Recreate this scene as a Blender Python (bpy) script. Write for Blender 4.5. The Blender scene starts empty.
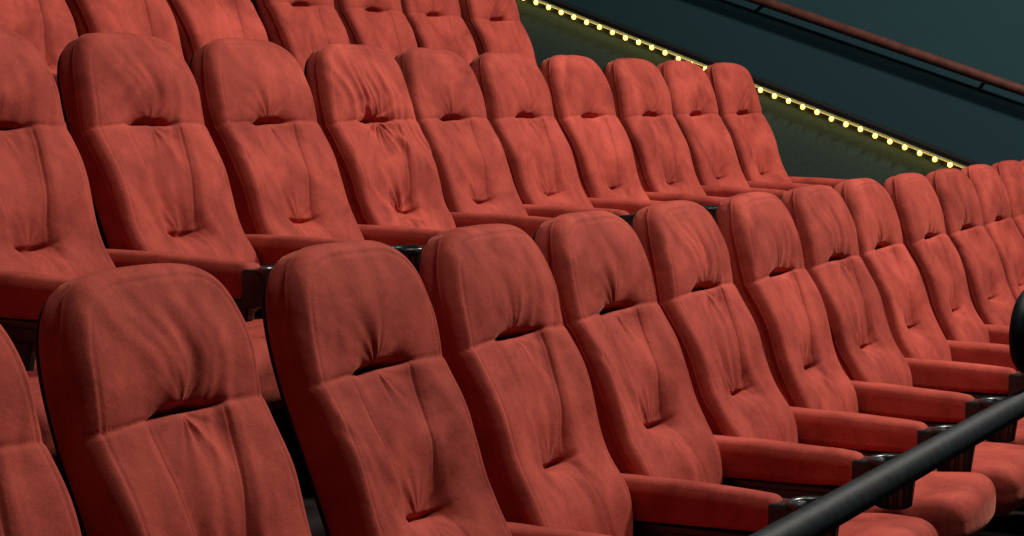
import bpy, math, random, bmesh
from mathutils import Vector, noise, Matrix
random.seed(4)
scene=bpy.context.scene
scene.view_settings.view_transform='Standard'
scene.view_settings.look='None'

# ------------------------------------------------------------------ constants
CAMH=1.42
P=0.55
RISE=0.44; RUN=1.19
D1=2.00
HT=1.137

# ------------------------------------------------------------------ materials
def newmat(name):
    m=bpy.data.materials.new(name); m.use_nodes=True
    nt=m.node_tree; b=nt.nodes['Principled BSDF']
    return m,nt,b
def fabric():
    m,nt,b=newmat('red_velvet'); N=nt.nodes; L=nt.links
    tc=N.new('ShaderNodeTexCoord'); oi=N.new('ShaderNodeObjectInfo')
    addv=N.new('ShaderNodeVectorMath'); addv.operation='ADD'
    sc=N.new('ShaderNodeVectorMath'); sc.operation='SCALE'; sc.inputs['Scale'].default_value=17.0
    comb=N.new('ShaderNodeCombineXYZ')
    L.new(oi.outputs['Random'],comb.inputs[0]); L.new(oi.outputs['Random'],comb.inputs[2])
    L.new(comb.outputs[0],sc.inputs[0]); L.new(tc.outputs['Object'],addv.inputs[0]); L.new(sc.outputs[0],addv.inputs[1])
    n1=N.new('ShaderNodeTexNoise'); n1.inputs['Scale'].default_value=6; n1.inputs['Detail'].default_value=8; n1.inputs['Roughness'].default_value=.62; n1.inputs['Distortion'].default_value=.5
    L.new(addv.outputs[0],n1.inputs['Vector'])
    cr=N.new('ShaderNodeValToRGB'); e=cr.color_ramp.elements
    e[0].position=.32; e[0].color=(.27,.040,.030,1); e[1].position=.68; e[1].color=(.52,.090,.066,1)
    L.new(n1.outputs['Fac'],cr.inputs[0])
    n2=N.new('ShaderNodeTexNoise'); n2.inputs['Scale'].default_value=260; n2.inputs['Detail'].default_value=3; n2.inputs['Roughness'].default_value=.6
    L.new(addv.outputs[0],n2.inputs['Vector'])
    mr=N.new('ShaderNodeMapRange'); mr.inputs[3].default_value=.68; mr.inputs[4].default_value=1.30
    L.new(n2.outputs['Fac'],mr.inputs[0])
    mr2=N.new('ShaderNodeMapRange'); mr2.inputs[3].default_value=.92; mr2.inputs[4].default_value=1.08
    L.new(oi.outputs['Random'],mr2.inputs[0])
    mm=N.new('ShaderNodeMath'); mm.operation='MULTIPLY'; L.new(mr.outputs[0],mm.inputs[0]); L.new(mr2.outputs[0],mm.inputs[1])
    vm=N.new('ShaderNodeVectorMath'); vm.operation='SCALE'; L.new(cr.outputs[0],vm.inputs[0]); L.new(mm.outputs[0],vm.inputs['Scale'])
    L.new(vm.outputs[0],b.inputs['Base Color'])
    b.inputs['Roughness'].default_value=.8
    b.inputs['Specular IOR Level'].default_value=.10
    b.inputs['Sheen Weight'].default_value=.28; b.inputs['Sheen Roughness'].default_value=.3
    b.inputs['Sheen Tint'].default_value=(1,.40,.30,1)
    bp=N.new('ShaderNodeBump'); bp.inputs['Strength'].default_value=.22; bp.inputs['Distance'].default_value=.0015
    L.new(n2.outputs['Fac'],bp.inputs['Height'])
    n3=N.new('ShaderNodeTexNoise'); n3.inputs['Scale'].default_value=22; n3.inputs['Detail'].default_value=4
    L.new(addv.outputs[0],n3.inputs['Vector'])
    bp2=N.new('ShaderNodeBump'); bp2.inputs['Strength'].default_value=.4; bp2.inputs['Distance'].default_value=.007
    L.new(n3.outputs['Fac'],bp2.inputs['Height']); L.new(bp.outputs[0],bp2.inputs['Normal'])
    L.new(bp2.outputs[0],b.inputs['Normal'])
    return m
def simple(name,col,rough=.5,metal=0,ns=0,var=.25,bump=0,spec=.5):
    m,nt,b=newmat(name); N=nt.nodes; L=nt.links
    b.inputs['Roughness'].default_value=rough; b.inputs['Metallic'].default_value=metal
    b.inputs['Specular IOR Level'].default_value=spec
    tc=N.new('ShaderNodeTexCoord'); n=N.new('ShaderNodeTexNoise'); n.inputs['Scale'].default_value=ns or 20; n.inputs['Detail'].default_value=6
    L.new(tc.outputs['Object'],n.inputs['Vector'])
    cr=N.new('ShaderNodeValToRGB'); e=cr.color_ramp.elements
    e[0].position=.3;e[1].position=.7
    e[0].color=tuple(c*(1-var) for c in col)+(1,); e[1].color=tuple(min(1,c*(1+var)) for c in col)+(1,)
    L.new(n.outputs['Fac'],cr.inputs[0]); L.new(cr.outputs[0],b.inputs['Base Color'])
    if bump:
        bp=N.new('ShaderNodeBump'); bp.inputs['Strength'].default_value=bump; bp.inputs['Distance'].default_value=.003
        L.new(n.outputs['Fac'],bp.inputs['Height']); L.new(bp.outputs[0],b.inputs['Normal'])
    return m
M_FAB=fabric()
M_BLK=simple('black_plastic',(.014,.018,.020),.30,ns=60)
M_SHELL=simple('black_seat_shell',(.008,.007,.007),.6,ns=60,spec=.3)
M_MET=simple('dark_steel',(.02,.02,.022),.5,.6,ns=30)
M_RAIL=simple('painted_black_rail',(.009,.018,.024),.6,0,ns=45,var=.5,bump=.3,spec=.15)
M_TEAL=simple('teal_wall_fabric',(.044,.112,.138),.95,ns=220,var=.12,bump=.3,spec=.1)
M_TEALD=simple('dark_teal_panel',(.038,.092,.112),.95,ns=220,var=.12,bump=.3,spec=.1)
M_OLIVE=simple('olive_wall_paint',(.055,.092,.084),.85,ns=60,var=.12,bump=.2,spec=.2)
M_CARP=simple('dark_carpet',(.02,.017,.018),1,ns=300,var=.5,bump=.6,spec=.1)
M_CEIL=simple('black_ceiling_paint',(.03,.03,.03),.9,ns=12)
M_WOOD=simple('mahogany_wood',(.15,.050,.038),.45,ns=14,var=.3)
M_CAP=simple('black_cap_trim',(.008,.008,.008),.5,ns=40)

# ------------------------------------------------------------------ mesh helpers
class MB:
    def __init__(s): s.v=[];s.f=[];s.m=[]
    def add(s,vs,fs,mat):
        o=len(s.v); s.v+=vs
        for f in fs: s.f.append(tuple(i+o for i in f)); s.m.append(mat)
    def mesh(s,name,mats):
        me=bpy.data.meshes.new(name); me.from_pydata([tuple(v) for v in s.v],[],s.f)
        for m in mats: me.materials.append(m)
        me.polygons.foreach_set('material_index',s.m)
        me.polygons.foreach_set('use_smooth',[True]*len(s.f))
        me.update()
        try: me.set_sharp_from_angle(angle=math.radians(75))
        except Exception: pass
        return me
def obj(name,me,loc=(0,0,0)):
    o=bpy.data.objects.new(name,me); bpy.context.collection.objects.link(o); o.location=loc; return o

def roundbox(mb,c,size,r,mat,n=10,deform=None):
    h=[x/2 for x in size]
    rr=min(r,min(h)*.999)
    def samp(hh):
        k=4; inner=hh-rr
        return [-hh+rr*i/k for i in range(k+1)]+[-inner+2*inner*i/n for i in range(1,n)]+[inner+rr*i/k for i in range(k+1)]
    S=[samp(x) for x in h]
    idx={}; vs=[]; fs=[]
    def V(p):
        key=tuple(round(q,6) for q in p)
        if key in idx: return idx[key]
        inner=[max(-(h[i]-rr),min(h[i]-rr,p[i])) for i in range(3)]
        d=Vector([p[i]-inner[i] for i in range(3)])
        if d.length>1e-9:
            d.normalize(); q=Vector(inner)+d*rr
        else: q=Vector(inner)
        if deform: q=deform(q,h)
        vs.append((q[0]+c[0],q[1]+c[1],q[2]+c[2])); idx[key]=len(vs)-1; return idx[key]
    for ax in range(3):
        a,b=[(1,2),(2,0),(0,1)][ax]
        for sg in (-1,1):
            A=S[a];B=S[b]
            for i in range(len(A)-1):
                for j in range(len(B)-1):
                    q=[]
                    for (u,v) in ((i,j),(i+1,j),(i+1,j+1),(i,j+1)):
                        p=[0,0,0]; p[ax]=sg*h[ax]; p[a]=A[u]; p[b]=B[v]; q.append(V(p))
                    if sg<0: q.reverse()
                    if len(set(q))==4: fs.append(q)
    mb.add(vs,fs,mat)

def lathe(mb,c,prof,mat,n=48,rib=None):
    vs=[];fs=[]
    for k,(r,z) in enumerate(prof):
        for i in range(n):
            a=2*math.pi*i/n; rr=r
            if rib and k in rib: rr=r*(1+.06*(1 if i%4<2 else -1))
            vs.append((c[0]+rr*math.cos(a),c[1]+rr*math.sin(a),c[2]+z))
    for k in range(len(prof)-1):
        for i in range(n):
            j=(i+1)%n; fs.append((k*n+i,k*n+j,(k+1)*n+j,(k+1)*n+i))
    mb.add(vs,fs,mat)

def tube(pts,r,n=20):
    cu=bpy.data.curves.new('c','CURVE'); cu.dimensions='3D'; cu.bevel_depth=r; cu.bevel_resolution=6; cu.use_fill_caps=True
    sp=cu.splines.new('POLY'); sp.points.add(len(pts)-1)
    for p,q in zip(sp.points,pts): p.co=(*q,1)
    o=bpy.data.objects.new('t',cu); bpy.context.collection.objects.link(o)
    dg=bpy.context.evaluated_depsgraph_get(); me=bpy.data.meshes.new_from_object(o.evaluated_get(dg))
    bpy.data.objects.remove(o)
    return me
def me_into(mb,me,mat):
    mb.add([tuple(v.co) for v in me.vertices],[tuple(p.vertices) for p in me.polygons],mat)

# ------------------------------------------------------------------ seat back
L=0.79
def ang(s):
    t=s/L
    return math.radians(17+4*min(1,t*2.0)-1.5*max(0,t-.6)/.4)
SP=[(0.0,HT)]; NS=400
for i in range(NS):
    a=ang((i+.5)*L/NS); y,z=SP[-1]; SP.append((y-math.sin(a)*L/NS,z-math.cos(a)*L/NS))
def base(s):
    if s<0:
        a=ang(0); return (math.sin(a)*-s, HT+math.cos(a)*-s, a)
    k=min(NS-1e-6,s/L*NS); i=int(k); f=k-i
    i=min(i,NS-1)
    y=SP[i][0]*(1-f)+SP[i+1][0]*f; z=SP[i][1]*(1-f)+SP[i+1][1]*f
    return y,z,ang(s)
def W(s):
    t=s/L
    return .238-.020*max(0,(t-.35)/.65)
SC=.36
def inside(x,s):
    if s<SC: n=4.1; e=(SC-s)/SC
    else: n=9; e=(s-SC)/(L-SC)
    return (abs(x)/W(max(0,min(L,s))))**n+e**n<=1
def radius(th):
    lo,hi=0,.7
    for _ in range(26):
        m=(lo+hi)/2
        if inside(m*math.cos(th),SC-m*math.sin(th)): lo=m
        else: hi=m
    return lo
def sm(a,b,x):
    t=max(0,min(1,(x-a)/(b-a))); return t*t*(3-2*t)
S1=.252; S2=.548
def F(x,s,seed,wr):
    w=W(max(0,min(L,s))); ax=abs(x)
    d=.074
    if s<S1: d+=.018*math.sin(math.pi*min(1,max(0,s/S1)))**.8*(1-.45*(ax/w)**2)
    d+=.025*math.exp(-((s-.66)/.09)**2)
    d+=.013*math.exp(-((s-.41)/.09)**2)*(1-.4*(ax/w)**2)
    d+=.016*(ax/w)**2*sm(.20,.36,s)
    wp=.104-.044*sm(S1,S2,s)+.05*sm(S2,L,s)
    rec=sm(wp+.026,wp-.016,ax)*sm(S1-.02,S1+.03,s)*(1-.9*sm(S2,S2+.05,s))
    d-=.010*rec
    # upper tuck: padding rolls in above, pinched dark fold, fuller lower lip
    sc=S1+.15*x*x+.003*noise.noise(Vector((x*10,seed,0)))
    t=sc-s
    win=math.exp(-(ax/.092)**4)
    d-=(.022*win+.003)*(math.exp(-t/.028) if t>0 else math.exp(t/.010))
    hh=.0075*math.exp(-(ax/.062)**4)
    d-=.021*math.exp(-(ax/.068)**4)*sm(-.004,.001,t)*sm(hh+.009,hh-.002,t)
    d-=.0030*math.exp(-(t/.003)**2)
    # lower tuck
    sc=S2-1.0*x*x+.004*noise.noise(Vector((x*10,seed+5,0)))
    t=sc-s
    win=math.exp(-(ax/.074)**4)
    d-=.031*win*(math.exp(-t/.045) if t>0 else math.exp(t/.012))
    hh=.005*math.exp(-(ax/.050)**4)
    d-=.013*math.exp(-(ax/.054)**4)*sm(-.004,.001,t)*sm(hh+.009,hh-.002,t)
    e=(ax-wp)/.0035
    d-=.0024*math.exp(-e*e)*sm(S1,S1+.02,s)
    # fabric pulls
    d+=.009*noise.noise(Vector((x*5+seed*3.1,s*4,seed)))
    d+=.005*noise.noise(Vector((x*13+seed*2.1,s*9,seed+3)))
    u=x*26+4*noise.noise(Vector((x*3,s*5,seed)))
    near=math.exp(-((s-S1)/.14)**2)*math.exp(-(ax/.16)**2)+.6*math.exp(-((s-S2)/.12)**2)*math.exp(-(ax/.15)**2)
    d+=wr*(.25+near)*noise.noise(Vector((u,s*5.5,seed*2)))
    for (cs,rad) in ((S1,.13),(S2,.11)):
        dx=x; ds=s-cs; rr=math.hypot(dx,ds)
        th=math.atan2(dx,ds+1e-6)
        d+=wr*.5*math.exp(-(rr/rad)**2)*min(1,rr/.03)*noise.noise(Vector((math.cos(th)*3.2,math.sin(th)*3.2,seed*4+cs*9)))*1.6
    d+=wr*.8*noise.noise(Vector((x*14+s*9,s*9,seed+9)))*math.exp(-((s-.64)/.14)**2)
    return d

def build_back(mb,seed,wr):
    NA=300; MR=120; re=.032
    ths=[2*math.pi*i/NA for i in range(NA)]; R=[radius(t) for t in ths]
    corr=[]
    for i in range(NA):
        j=(i+1)%NA; k=i-1
        p=Vector((R[j]*math.cos(ths[j])-R[k]*math.cos(ths[k]),R[j]*math.sin(ths[j])-R[k]*math.sin(ths[k]))).normalized()
        r=Vector((math.cos(ths[i]),math.sin(ths[i])))
        corr.append(abs(r.x*p.y-r.y*p.x))
    def P3(x,s,d):
        y,z,a=base(s)
        return (x, y-math.cos(a)*d, z+math.sin(a)*d)
    vs=[];fs=[]
    vs.append(P3(0,SC,F(0,SC,seed,wr)))
    rhos=[]
    for k in range(1,MR+1):
        t=k/MR
        rhos.append(t if t<.85 else .85+.15*math.sin((t-.85)/.15*math.pi/2)**.85)
    rhos[-1]=1
    edged=[]
    for k,rho in enumerate(rhos):
        for i,t in enumerate(ths):
            r=R[i]*rho; x=r*math.cos(t); s=SC-r*math.sin(t)
            dist=(1-rho)*R[i]*corr[i]
            e=min(1,dist/re); f=math.sqrt(max(0,1-(1-e)**2))
            d=F(x,s,seed,wr)-re*(1-f)
            d-=.0024*math.exp(-((dist-.030)/.0034)**2)   # boxing seam round the front panel
            vs.append(P3(x,s,d))
            if k==MR-1: edged.append(d)
    def ring(k): return 1+k*NA
    for i in range(NA): fs.append((0,1+i,1+(i+1)%NA))
    for k in range(MR-1):
        for i in range(NA):
            j=(i+1)%NA; fs.append((ring(k)+i,ring(k+1)+i,ring(k+1)+j,ring(k)+j))
    prof=[(.0006,-.0015,0),(.0018,-.0035,0),(.0006,-.0055,0),(-.0022,-.0070,0),(-.001,0,.25),(.0005,0,.5),(-.001,0,.75),(-.006,0,.92),(-.018,0,1.0)]
    for off,dd,fr in prof:
        for i,t in enumerate(ths):
            r=R[i]+off; x=r*math.cos(t); s=SC-r*math.sin(t)
            d0=edged[i]-.0085
            d=edged[i]+dd if fr==0 else d0*(1-fr)-.002*fr
            vs.append(P3(x,s,d))
    for k in range(len(prof)):
        a=ring(MR-1+k); b=ring(MR+k)
        for i in range(NA):
            j=(i+1)%NA; fs.append((a+i,b+i,b+j,a+j))
    mb.add(vs,fs,0)
    # black moulded rear shell
    vs=[];fs=[]; prof=[(-.022,.004),(-.012,.000),(-.009,-.004),(-.010,-.009),(-.016,-.013),(-.030,-.017),(-.06,-.022)]
    for off,d in prof:
        for i,t in enumerate(ths):
            r=R[i]+off; vs.append(P3(r*math.cos(t),SC-r*math.sin(t),d))
    vs.append(P3(0,SC,-.028))
    for k in range(len(prof)-1):
        for i in range(NA):
            j=(i+1)%NA; fs.append((k*NA+i,(k+1)*NA+i,(k+1)*NA+j,k*NA+j))
    o=(len(prof)-1)*NA
    for i in range(NA): fs.append((o+i,len(vs)-1,o+(i+1)%NA))
    mb.add(vs,fs,3)

def build_arm(mb,x,seed,dz=0):
    def dfm(q,h):
        t=(q[1]+h[1])/(2*h[1])     # 0 front 1 back
        z=q[2]
        if z>0: z+=.008*math.sin(math.pi*t)+.006*(1-(q[0]/h[0])**2)
        else: z*= (1-.30*(1-t)**1.5)
        z+= .008*(t**2) -.004*(1-t)
        xx=q[0]*(1.0+.08*math.sin(math.pi*t))
        return Vector((xx,q[1],z+.003*noise.noise(Vector((q[0]*20,q[1]*14,seed)))))
    roundbox(mb,(x,-.395,.518+dz),(.080,.53,.088),.024,0,n=14,deform=dfm)
    roundbox(mb,(x,-.42,.470+dz),(.070,.52,.018),.006,1,n=4)
    # black ribbed cup holder at the arm's front end
    c=(x,-.734,.500+dz)
    prof=[(.0,-.062),(.037,-.062),(.042,-.058),(.049,0.0),(.054,.036),(.061,.040),(.062,.054),(.055,.058),(.046,.052),(.040,-.02),(.0,-.025)]
    lathe(mb,c,prof,1,n=72,rib=(2,3,4))
    roundbox(mb,(x,-.672,.508+dz),(.080,.07,.086),.010,1,n=2)
    roundbox(mb,(x,-.42,.450+dz),(.042,.44,.05),.01,1,n=4)
    def st(q,h):
        t=(q[2]+h[2])/(2*h[2]); return Vector((q[0],q[1]*(1.0-.35*math.sin(math.pi*t)),q[2]))
    roundbox(mb,(x,-.37,.230+dz/2),(.034,.24,.45+dz),.012,1,n=10,deform=st)
    roundbox(mb,(x,-.37,.010),(.07,.32,.02),.006,2,n=3)

def build_seat(name,seed,wr,right_arm=False,dz=0):
    mb=MB()
    build_back(mb,seed,wr)
    def cf(q,h):
        t=(q[1]+h[1])/(2*h[1]) # 0 front
        z=q[2]
        if z>0:
            z+=.022*(1-(q[0]/h[0])**2)*math.sin(math.pi*min(1,max(0,t*.8+.15)))
            z+=.012*noise.noise(Vector((q[0]*7,q[1]*7,seed)))
        z+=.02*(1-t)-.03*t
        xx=q[0]*(1-.06*(1-t)**3)
        yy=q[1]-.02*(1-(q[0]/h[0])**2)*(1-t)
        return Vector((xx,yy,z))
    roundbox(mb,(0,-.555,.360),(.455,.64,.135),.055,0,n=16,deform=cf)
    roundbox(mb,(0,-.50,.280),(.40,.50,.05),.02,1,n=4)
    roundbox(mb,(0,-.37,.20),(.50,.05,.05),.01,2,n=4)
    roundbox(mb,(0,-.23,.36),(.42,.05,.13),.015,1,n=4)
    for sx in (-1,1): roundbox(mb,(sx*.235,-.26,.42),(.05,.05,.10),.01,1,n=2)
    build_arm(mb,-P/2,seed,dz)
    if right_arm: build_arm(mb,P/2,seed+3,dz)
    return mb.mesh(name,[M_FAB,M_BLK,M_MET,M_SHELL])

def variant_set(dz):
    return [build_seat('seat_a',1.3,.005,False,dz),build_seat('seat_b',4.7,.008,False,dz),build_seat('seat_c',8.2,.006,False,dz),
            build_seat('seat_d',12.9,.017,False,dz),build_seat('seat_end',6.1,.006,True,dz)]
front_set=variant_set(0.0); rear_set=variant_set(.045)
rows={1:(D1,[2.5+P*k for k in range(-3,13)]),
      2:(D1+RUN,[3.88+P*k for k in range(-5,9)]),
      3:(D1+2*RUN,[2.5+P*k for k in range(-1,11)]),
      4:(D1+3*RUN,[3.88+P*k for k in range(-3,8)])}
for r,(D,xs) in rows.items():
    variants=front_set if r==1 else rear_set
    for i,x in enumerate(xs):
        last=i==len(xs)-1
        me=variants[4] if last else variants[[0,1,2,0,2,1][(i*5+r*2)%6]]
        if (r,i)==(2,7): me=variants[3]
        dx=-.01; dy=0
        if r==1:   # gentle curve of the front row at the near end
            dx+={3:-.035,2:-.020,1:-.02,0:-.02}.get(i,0); dy+={4:.008,3:.032,2:.032,1:.035,0:.04}.get(i,0)
        if r==2:
            t=sm(6,10,i); dy+=.045*t; dx-=.015*t
        o=obj('theater_seat',me,(x+dx,D+dy,(r-1)*RISE))
        o.rotation_euler=(math.radians(random.uniform(-.8,.8)),0,math.radians(random.uniform(-.9,.9)))

# ------------------------------------------------------------------ room
def box(name,x0,x1,y0,y1,z0,z1,mat):
    v=[(x,y,z) for x in (x0,x1) for y in (y0,y1) for z in (z0,z1)]
    f=[(0,1,3,2),(4,6,7,5),(0,4,5,1),(2,3,7,6),(0,2,6,4),(1,5,7,3)]
    me=bpy.data.meshes.new(name); me.from_pydata(v,[],f); me.materials.append(mat); return obj(name,me)
XW0=-1.5; XE=8.95; XH=9.8; XF=11.03; YF=-7; YB=D1+4*RUN
mb=MB()
def addbox(x0,x1,y0,y1,z0,z1):
    v=[(x,y,z) for x in (x0,x1) for y in (y0,y1) for z in (z0,z1)]
    mb.add(v,[(0,1,3,2),(4,6,7,5),(0,4,5,1),(2,3,7,6),(0,2,6,4),(1,5,7,3)],0)
addbox(XW0,XF,YF,.62,-.9,-.30)
for k in range(4):
    y0=D1+.14+(k-1)*RUN; y1=y0+RUN
    if k==0: y0=.62
    addbox(XW0,XE if k else XH,y0,y1,-.9,k*RISE)
for k in range(0,8):
    y0=D1+.14+RUN*(k/2); z=(k+1)*RISE/2
    addbox(XE,XH,y0,y0+RUN/2 if k<7 else YB,-.9,z)
addbox(XH+.1,XF,.62,YB,-.9,-.3)
me=mb.mesh('floor',[M_CARP])
for p in me.polygons: p.use_smooth=False
obj('floor',me)
box('ceiling',XW0,XF+.2,YF,YB,6.0,6.2,M_CEIL)
box('wall_back',XW0,XF+.2,YB,YB+.2,-.9,6.2,M_TEALD)
box('wall_front',XW0,XF+.2,YF-.2,YF,-.9,6.2,M_TEALD)
box('wall_left',XW0-.2,XW0,YF,YB,-.9,6.2,M_TEALD)
box('wall_right',XF,XF+.2,YF,YB,-.9,6.2,M_TEAL)
SL=.37
def zl(y): return 1.07+SL*(y-2.456)
def slab(name,x0,x1,ya,yb,lo,hi,mat):
    v=[(x,y,zf(y)) for x in (x0,x1) for y in (ya,yb) for zf in (lo,hi)]
    f=[(0,1,3,2),(4,6,7,5),(0,4,5,1),(2,3,7,6),(0,2,6,4),(1,5,7,3)]
    me=bpy.data.meshes.new(name); me.from_pydata(v,[],f); me.materials.append(mat); return obj(name,me)
slab('wall_aisle',XH,XH+.10,.62,YB,lambda y:-.9,lambda y:zl(y)+.015,M_OLIVE)
slab('trim_1',XH-.035,XH+.13,.62,YB,lambda y:zl(y)+.015,lambda y:zl(y)+.040,M_CAP)
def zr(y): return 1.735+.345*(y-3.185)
slab('rail_shade_panel',XF-.02,XF,.62,YB,lambda y:-.3,lambda y:zr(y)-.13,M_TEALD)  # added panel, shade below the handrail put into its darker colour
mbr=MB()
ys=[.9+i*.25 for i in range(int((YB-.95)/.25))]
me_into(mbr,tube([(XF-.075,y,zr(y)) for y in ys],.031),0)
yy=1.3
while yy<YB-.2:
    me_into(mbr,tube([(XF-.075,yy,zr(yy)-.004),(XF-.002,yy,zr(yy)-.012)],.011),1)
    yy+=1.35
obj('wall_handrail',mbr.mesh('wall_handrail',[M_WOOD,M_MET]))

m,nt,b=newmat('warm_bulb'); b.inputs['Base Color'].default_value=(.9,.5,.1,1)
b.inputs['Emission Color'].default_value=(1,.60,.13,1); b.inputs['Emission Strength'].default_value=3.0
mbl=MB()
me_into(mbl,tube([(XH-.018,yq,zl(yq)-.004) for yq in [.8+.3*i for i in range(20)]],.006),1)
bm=bmesh.new(); bmesh.ops.create_uvsphere(bm,u_segments=10,v_segments=8,radius=.0135)
sv=[v.co.copy() for v in bm.verts]; sf=[[v.index for v in f.verts] for f in bm.faces]; bm.free()
yq=.85
while yq<6.4:
    zz=zl(yq)-.012+random.uniform(-.003,.003)
    mbl.add([(v.x+XH-.022,v.y+yq,v.z+zz) for v in sv],sf,0)
    yq+=.080
obj('string_lights',mbl.mesh('string_lights',[m,M_CAP]))

# ------------------------------------------------------------------ guard rail in front
mg=MB()
A=Vector((2.42,.828,CAMH-.582)); B=Vector((3.64,.80,CAMH-.582)); dr=(B-A).normalized()
A2=A-dr*1.6; B2=B+dr*2.2
me_into(mg,tube([tuple(A2),tuple(B2)],.0245),0)
for t in (0.02,.33,.66,.99):
    p=A2.lerp(B2,t)
    me_into(mg,tube([(p.x,p.y,p.z),(p.x,p.y,.0)],.018),0)
    me_into(mg,tube([(p.x,p.y,.012),(p.x,p.y,.0)],.05),0)
cx,cy,cz=3.73,.80,CAMH-.447
loop=[(5.4,cy-.03,cz+.068)]+[(cx-.11*math.sin(math.pi*i/16),cy,cz+.068*math.cos(math.pi*i/16)) for i in range(17)]+[(5.4,cy-.03,cz-.068)]
me_into(mg,tube(loop,.017),0)
me_into(mg,tube([(3.95,cy-.005,cz-.068),(3.95,cy,CAMH-.582)],.014),0)
me_into(mg,tube([(5.38,cy-.03,cz+.068),(5.38,cy-.03,CAMH-.582)],.014),0)
obj('guard_rail',mg.mesh('guard_rail',[M_RAIL]))

# ------------------------------------------------------------------ lights
def area(name,loc,target,size,power,col,sy=None):
    l=bpy.data.lights.new(name,'AREA'); l.energy=power; l.size=size; l.color=col
    if sy: l.shape='RECTANGLE'; l.size_y=sy
    o=bpy.data.objects.new(name,l); bpy.context.collection.objects.link(o); o.location=loc
    o.rotation_euler=(Vector(target)-Vector(loc)).to_track_quat('-Z','Y').to_euler(); return o
area('ceiling_floodlight',(8.3,-.4,5.6),(4.6,2.8,1),.6,405,(1,.90,.79))
area('near_seat_fill',(4.1,.3,5.85),(3.6,2.5,1),.6,105,(1,.90,.78))  # unseen fill lamp, added to lift the dim near seats
l=bpy.data.lights.new('aisle_strip_glow','AREA'); l.shape='RECTANGLE'; l.size=5.8; l.size_y=.012; l.energy=9; l.color=(1,.62,.2)
o=bpy.data.objects.new('aisle_strip_glow',l); bpy.context.collection.objects.link(o)
yc=3.7; o.location=(XH-.03,yc,zl(yc)+.008)
ax=Vector((0,1,SL)).normalized(); zdir=-Vector((.35,SL*.9,-1)).normalized(); zdir=(zdir-ax*zdir.dot(ax)).normalized(); ydir=zdir.cross(ax)
o.rotation_euler=Matrix((ax,ydir,zdir)).transposed().to_euler()
w=bpy.data.worlds.new('w'); scene.world=w; w.use_nodes=True
w.node_tree.nodes['Background'].inputs[0].default_value=(.5,.6,.7,1); w.node_tree.nodes['Background'].inputs[1].default_value=.03

# ------------------------------------------------------------------ camera
cd=bpy.data.cameras.new('camera'); cam=bpy.data.objects.new('camera',cd); bpy.context.collection.objects.link(cam)
cam.location=(0,0,CAMH); cd.sensor_width=36; cd.lens=66.8
phi=math.atan(988/1900); pt=math.atan(168/1900)
cam.rotation_euler=Vector((math.cos(phi)*math.cos(pt),math.sin(phi)*math.cos(pt),-math.sin(pt))).to_track_quat('-Z','Y').to_euler()
scene.camera=cam
